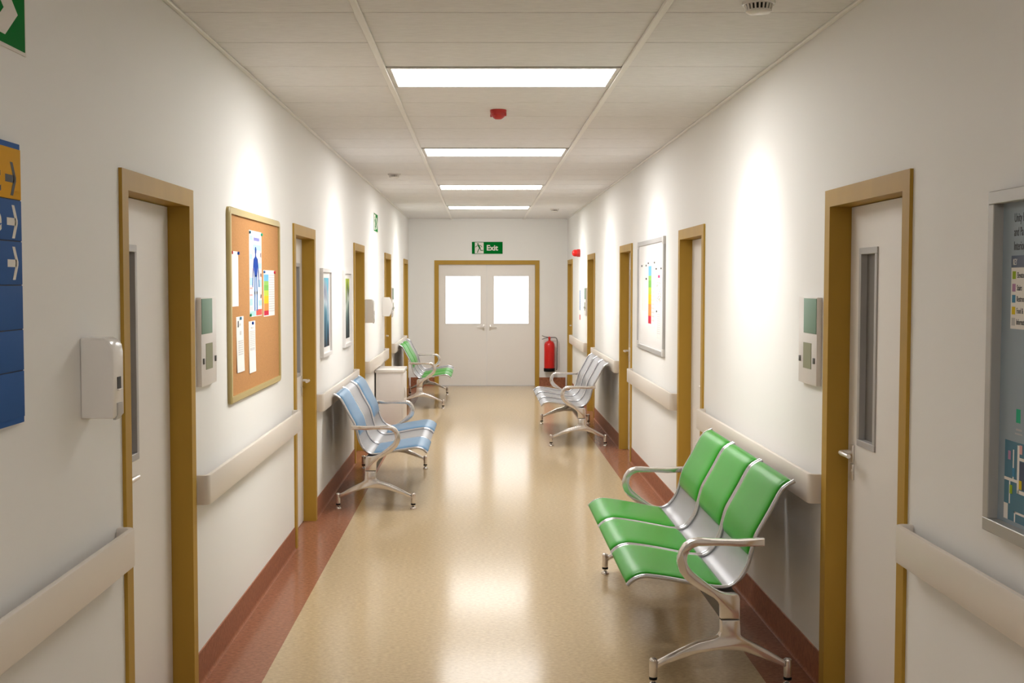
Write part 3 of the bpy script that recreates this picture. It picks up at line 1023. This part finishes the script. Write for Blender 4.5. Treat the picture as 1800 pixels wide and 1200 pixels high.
# exit sign above the end doors
EX0, EX1, EZ0, EZ1 = -0.147, 0.366, 2.214, 2.413
root = thing('exit_sign', back((EX0 + EX1) / 2, EZ0, 0), 'green exit sign on the end wall above the double doors', 'sign')
one_plate('board', back, EX0, EX1, EZ0, EZ1, 0, 0.012, M['signgreen'], root, 0.001)
one_plate('doorway_symbol', back, -0.098, 0.048, EZ0 + 0.006, EZ1 - 0.008, 0.012, 0.0125, M['signwhite'], root)
bm = bmesh.new()
runner(bm, -0.030, 2.315, 0.165, back, 0.0125, 0.013)
link('running_figure', bm, M['signgreen'], root, smooth=0)
text('Exit', 0.125, back, 0.096, 2.272, 0.0122, M['signwhite'], root, bold=0.0035, squeeze=0.98)


def arrow_sign(fn, y0, y1, z0, z1, label, flip=False):
    root = thing('escape_sign', fn((y0 + y1) / 2, z0, 0), label, 'sign', 'green escape route signs on the left wall')
    one_plate('border', fn, y0, y1, z0, z1, 0, 0.004, M['signwhite'], root)
    b = 0.009
    one_plate('green_field', fn, y0 + b, y1 - b, z0 + b, z1 - b, 0.004, 0.0046, M['signgreen'], root)
    w, hh = y1 - y0, z1 - z0
    vm = (z0 + z1) / 2
    bm = bmesh.new()
    tip = y1 - 0.058
    vm -= 0.007
    add_prism(bm, [(tip, vm), (tip - 0.086, vm + 0.066), (tip - 0.178, vm + 0.066), (tip - 0.092, vm), (tip - 0.178, vm - 0.066), (tip - 0.086, vm - 0.066)], fn, 0.0046, 0.0052)
    link('arrow', bm, M['signwhite'], root, smooth=0)
    one_plate('doorway_symbol', fn, y0 + 0.05, y0 + 0.05 + 0.62 * hh, z0 + 0.022, z1 - 0.022, 0.0046, 0.0052, M['signwhite'], root)
    bm = bmesh.new()
    runner(bm, y0 + 0.05 + 0.31 * hh, vm, hh * 0.72, fn, 0.0052, 0.0056)
    link('running_figure', bm, M['signgreen'], root, smooth=0)


arrow_sign(left, 2.715, 3.228, 2.317, 2.525, 'green arrow sign high on the left wall at the upper left corner')
arrow_sign(left, 13.640, 14.150, 2.305, 2.522, 'small green sign high on the far left wall')

# far poster on the right wall
t = sheet('anatomy_poster', right, 17.48, 17.88, 1.165, 1.660, 'narrow-looking blue poster on the far right wall beyond the wall panel', 'poster', None, -0.0004, [])
hq = 0.0005
blocks('blue_figure', 'midblue', [(17.62, 17.74, 1.33, 1.62)], right, hq, t)
blocks('red_strip', 'tomato', [(17.60, 17.76, 1.19, 1.265)], right, hq, t)
blocks('print_lines', 'inklight', [(17.51, 17.58, 1.60 - 0.03 * i, 1.613 - 0.03 * i) for i in range(10)], right, hq, t)

# map case at the right edge
Q0, Q1, QZ0, QZ1 = 2.46, 3.392, 1.027, 1.975
root = thing('map_case', right((Q0 + Q1) / 2, QZ0, 0), 'grey framed site map with key, cut by the right edge', 'map board')
bm = bmesh.new()
w = 0.036
for r in (rect(Q0, Q1, QZ0, QZ0 + w), rect(Q0, Q1, QZ1 - w, QZ1), rect(Q0, Q0 + w, QZ0 + w, QZ1 - w), rect(Q1 - w, Q1, QZ0 + w, QZ1 - w)):
    add_prism(bm, r, right, 0, 0.034, 0.002, 1)
link('frame', bm, M['mapframe'], root)
one_plate('map_sheet', right, Q0 + 0.03, Q1 - 0.03, QZ0 + 0.03, QZ1 - 0.03, 0, 0.006, M['mapface'], root)
hm = 0.0062
k0 = 3.286
for s, v in (('Unity H', 1.886), ('and Pa', 1.848), ('Interior', 1.810)):
    text(s, 0.034, right, k0, v, hm, M['inkdark'], root, du=-1, squeeze=0.62)
one_plate('key_panel', right, 2.95, k0 + 0.012, 1.597, 1.795, 0.006, 0.0064, M['signwhite'], root)
one_plate('key_header', right, 2.95, k0 + 0.012, 1.763, 1.795, 0.0064, 0.0068, M['navy'], root)
text('KEY', 0.024, right, k0 + 0.002, 1.770, 0.0070, M['signwhite'], root, du=-1, squeeze=0.6)
for s, v, m in (('Elevators', 1.742, 'lime'), ('Stairs', 1.708, 'mauve'), ('Restrooms', 1.678, 'steelblue'), ('Food &', 1.646, 'yellow'), ('Information', 1.616, 'grey')):
    bm = bmesh.new()
    plate(bm, right, k0 - 0.016, k0 + 0.004, v - 0.010, v + 0.011, 0.0064, 0.0069, 0.0)
    link('key_icon', bm, M[m], root, smooth=0)
    text(s, 0.022, right, k0 - 0.024, v - 0.007, 0.0066, M['inkdark'], root, du=-1, squeeze=0.62)
# plan at the bottom
mp = lambda u: u
one_plate('plan_ground', right, 2.60, 3.315, 1.075, 1.292, 0.006, 0.0064, M['teal'], root)
bm = bmesh.new()
for r in ((3.225, 3.237, 1.155, 1.285), (3.160, 3.230, 1.155, 1.165), (3.237, 3.315, 1.182, 1.190), (3.278, 3.284, 1.120, 1.182), (3.258, 3.264, 1.19, 1.27), (3.160, 3.250, 1.098, 1.104), (3.244, 3.250, 1.075, 1.104), (3.290, 3.315, 1.075, 1.118),
          (3.225, 3.16, 1.245, 1.253), (2.75, 3.10, 1.20, 1.21), (2.9, 2.91, 1.09, 1.28)):
    plate(bm, right, min(r[0], r[1]), max(r[0], r[1]), r[2], r[3], 0.0064, 0.0068)
link('plan_lines', bm, M['signwhite'], root, smooth=0)
one_plate('plan_block', right, 3.02, 3.222, 1.168, 1.243, 0.0064, 0.0067, M['navy'], root)
for u, v, m in ((3.285, 1.252, 'mauve'), (3.258, 1.208, 'steelblue'), (3.272, 1.160, 'lime'), (3.216, 1.180, 'yellow'), (3.216, 1.275, 'palepink')):
    one_plate('plan_icon', right, u - 0.008, u + 0.008, v - 0.012, v + 0.012, 0.0068, 0.0073, M[m], root)
one_plate('plan_icon', right, 3.225, 3.250, 1.345, 1.382, 0.006, 0.0066, M['emerald'], root)
blocks('plan_caption', 'ink', [(3.215, 3.25, 1.324, 1.329), (3.21, 3.255, 1.313, 1.317)], right, 0.0062, root)

# ------------------------------------------------------------------ cabinet
cx0, cx1, cy0, cy1, ch = XL + 0.002, -0.868, 13.64, 14.25, 0.745
root = thing('cabinet', ((cx0 + cx1) / 2, (cy0 + cy1) / 2, 0), 'white low cabinet against the left wall between blue and green benches', 'cabinet')
bm = bmesh.new()
add_box(bm, cx0 + 0.016, cx1 - 0.012, cy0 + 0.012, cy1 - 0.006, 0.0, ch - 0.035, 0.004)
link('body', bm, M['white_plastic'], root)
bm = bmesh.new()
add_box(bm, cx0 + 0.002, cx1, cy0, cy1, ch - 0.035, ch, 0.006)
link('top', bm, M['white_gloss'], root)
bm = bmesh.new()
add_box(bm, cx0 + 0.050, cx1 - 0.036, cy0 + 0.004, cy0 + 0.013, 0.05, ch - 0.050, 0.003)
link('end_panel', bm, M['white_plastic'], root)
bm = bmesh.new()
add_box(bm, cx1 - 0.013, cx1 - 0.004, cy0 + 0.03, cy1 - 0.03, 0.05, ch - 0.050, 0.003)
d = link('door', bm, M['white_plastic'], root)
bm = bmesh.new()
add_box(bm, cx1 - 0.004, cx1 + 0.012, cy0 + 0.06, cy0 + 0.07, 0.42, 0.54, 0.003)
link('handle', bm, M['satin'], d)

# ------------------------------------------------------------------ fire extinguisher on the end wall
ex, ey = 1.147, YB - 0.098
root = thing('fire_extinguisher', (ex, ey, 0.252), 'red fire extinguisher with black foot on the end wall', 'fire extinguisher')
bm = bmesh.new()
add_lathe(bm, [(0.0, 0.290), (0.084, 0.290), (0.087, 0.300), (0.087, 0.685), (0.084, 0.710), (0.073, 0.735), (0.052, 0.754), (0.028, 0.762), (0.022, 0.768)], (ex, ey, 0), seg=40)
link('cylinder', bm, M['red'], root, smooth=50)
bm = bmesh.new()
add_lathe(bm, [(0.0, 0.252), (0.090, 0.252), (0.094, 0.258), (0.094, 0.303), (0.090, 0.309), (0.0, 0.309)], (ex, ey, 0), seg=40)
link('foot', bm, M['black'], root, smooth=40)
bm = bmesh.new()
add_lathe(bm, [(0.0, 0.760), (0.019, 0.760), (0.017, 0.79), (0.021, 0.805), (0.021, 0.824), (0.012, 0.833), (0.0, 0.834)], (ex, ey, 0), seg=20)
link('valve', bm, M['red'], root, smooth=50)
bm = bmesh.new()
add_tube(bm, [(ex - 0.015, ey, 0.822), (ex - 0.07, ey, 0.830), (ex - 0.125, ey, 0.851)], [0.007, 0.006, 0.006], 8)
link('lever', bm, M['dgrey'], root, smooth=50)
bm = bmesh.new()
add_tube(bm, [(ex - 0.015, ey, 0.818), (ex - 0.07, ey, 0.808), (ex - 0.125, ey, 0.789)], [0.007, 0.006, 0.006], 8)
link('handle', bm, M['dgrey'], root, smooth=50)
bm = bmesh.new()
add_tube(bm, catmull([(ex + 0.015, ey, 0.818), (ex + 0.08, ey, 0.820), (ex + 0.112, ey, 0.810), (ex + 0.127, ey, 0.780), (ex + 0.130, ey, 0.72), (ex + 0.128, ey, 0.50), (ex + 0.126, ey, 0.30), (ex + 0.112, ey, 0.285)], 5), 0.0085, 10)
link('hose', bm, M['dgrey'], root, smooth=60)
bm = bmesh.new()
add_box(bm, ex - 0.03, ex + 0.03, ey + 0.086, YB + 0.002, 0.56, 0.66, 0.003)
link('wall_bracket', bm, M['dgrey'], root)

# ------------------------------------------------------------------ alarms and detectors
root = thing('fire_alarm', (XR, 17.70, 2.163), 'red alarm sounder on the far right wall near the end', 'alarm')
bm = bmesh.new()
add_lathe(bm, [(0.0, -0.044), (0.054, -0.044), (0.056, -0.040), (0.056, -0.002), (0.050, 0.002), (0.0, 0.002)], (XR, 17.70, 2.163), axis='x', seg=32)
link('base', bm, M['redp'], root, smooth=40)
bm = bmesh.new()
add_lathe(bm, [(0.0, -0.118), (0.020, -0.116), (0.036, -0.108), (0.046, -0.094), (0.050, -0.078), (0.050, -0.0445), (0.0, -0.0445)], (XR, 17.70, 2.163), axis='x', seg=32)
link('dome', bm, M['red'], root, smooth=50)

rx, ry = 0.110, 7.60
root = thing('heat_detector', (rx, ry, ZC), 'red detector on the ceiling between the first two light panels', 'detector')
bm = bmesh.new()
add_lathe(bm, [(0.0, 0.0), (0.051, 0.0), (0.052, -0.006), (0.049, -0.026), (0.0, -0.027)], (rx, ry, ZC), seg=32)
link('base', bm, M['redp'], root, smooth=40)
bm = bmesh.new()
add_lathe(bm, [(0.0, -0.026), (0.046, -0.026), (0.044, -0.036), (0.034, -0.047), (0.020, -0.057), (0.0, -0.058)], (rx, ry, ZC), seg=32)
for a in range(4):
    an = PI / 4 + a * PI / 2 + 0.3
    c, s = math.cos(an), math.sin(an)
    add_box(bm, rx + c * 0.050 - 0.006, rx + c * 0.050 + 0.006, ry + s * 0.050 - 0.006, ry + s * 0.050 + 0.006, ZC - 0.041, ZC - 0.020, 0.002, 1)
link('sensor_head', bm, M['redp'], root, smooth=40)


def smoke(x, y, label):
    root = thing('smoke_detector', (x, y, ZC), label, 'smoke detector', 'white smoke detectors on the ceiling')
    bm = bmesh.new()
    add_lathe(bm, [(0.0, 0.0), (0.062, 0.0), (0.063, -0.004), (0.062, -0.012), (0.0, -0.013)], (x, y, ZC), seg=40)
    link('base', bm, M['white_gloss'], root, smooth=40)
    bm = bmesh.new()
    add_lathe(bm, [(0.0, -0.012), (0.049, -0.012), (0.043, -0.034), (0.0, -0.034)], (x, y, ZC), seg=40)
    link('dark_chamber', bm, M['darkgap'], root, smooth=40)
    bm = bmesh.new()
    for i in range(20):
        a = 2 * PI * (i + 0.5) / 20
        c, s = math.cos(a), math.sin(a)
        tx, ty = -s, c
        r0, r1, hw = 0.0545, 0.0475, 0.0036
        vs = []
        for r, z, w2 in ((r0, -0.012, hw), (r1, -0.036, hw * 0.85)):
            for dr in (0.0, -0.006):
                for sg in (-1, 1):
                    vs.append(bm.verts.new((x + c * (r + dr) + tx * w2 * sg, y + s * (r + dr) + ty * w2 * sg, ZC + z)))
        for f in ((0, 1, 5, 4), (2, 6, 7, 3), (0, 4, 6, 2), (1, 3, 7, 5), (0, 2, 3, 1), (4, 5, 7, 6)):
            bm.faces.new([vs[k] for k in f])
    o = link('vent_ribs', bm, M['white_gloss'], root, smooth=20)
    bm = bmesh.new()
    add_lathe(bm, [(0.0, -0.033), (0.049, -0.033), (0.048, -0.039), (0.036, -0.046), (0.0, -0.049)], (x, y, ZC), seg=40)
    link('cap', bm, M['white_gloss'], root, smooth=40)


smoke(1.068, 4.70, 'white ribbed smoke detector at the top right edge of the view')
smoke(-0.852, 11.97, 'white smoke detector on the left half of the far ceiling')
smoke(1.073, 17.60, 'white smoke detector on the right, nearest the end wall')

# ------------------------------------------------------------------ light
for i, y in enumerate(lamp_ys[:4]):
    aims = [(XL, y, 1.60, 62, 62), (XR, y, 1.60, 62, 62)]
    if i == 3:
        aims.append(((TL + TR) / 2, YB, 1.55, 52, 110))      # extra beam added at the last panel to brighten the end wall
    for xw, yw, zw, watt, cone in aims:
        # spots under the panel: one narrow beam at each side wall, plus any extra
        ld = bpy.data.lights.new('panel_beam', 'SPOT')
        ld.energy = watt
        ld.color = (1.0, 0.985, 0.955)
        ld.spot_size = math.radians(cone)
        ld.spot_blend = 1.0
        ld.shadow_soft_size = 0.015
        lo = bpy.data.objects.new('panel_beam', ld)
        COL.objects.link(lo)
        lo.location = ((TL + TR) / 2, y, ZC - 0.03)
        d = Vector((xw, yw, zw)) - lo.location
        lo.rotation_euler = d.to_track_quat('-Z', 'Y').to_euler()

w = bpy.data.worlds.new('world')
SC.world = w
w.use_nodes = True
w.node_tree.nodes['Background'].inputs['Color'].default_value = (0.8, 0.85, 1, 1)
w.node_tree.nodes['Background'].inputs['Strength'].default_value = 0.5

# ------------------------------------------------------------------ camera
F = 2125.0
cd = bpy.data.cameras.new('camera')
cd.sensor_fit = 'HORIZONTAL'
cd.sensor_width = 36.0
cd.lens = F / 1800.0 * 36.0
cd.shift_x = 55.0 / 1800.0
cd.clip_start = 0.05
cam = bpy.data.objects.new('camera', cd)
COL.objects.link(cam)
cam.location = (0, 0, CAMZ)
cam.rotation_euler = (PI / 2 - math.atan(102.0 / F), 0, 0)
SC.camera = cam

SC.view_settings.view_transform = 'Standard'
SC.view_settings.look = 'None'
SC.view_settings.gamma = 1.0
SC.view_settings.use_curve_mapping = False
SC.view_settings.exposure = 0.2
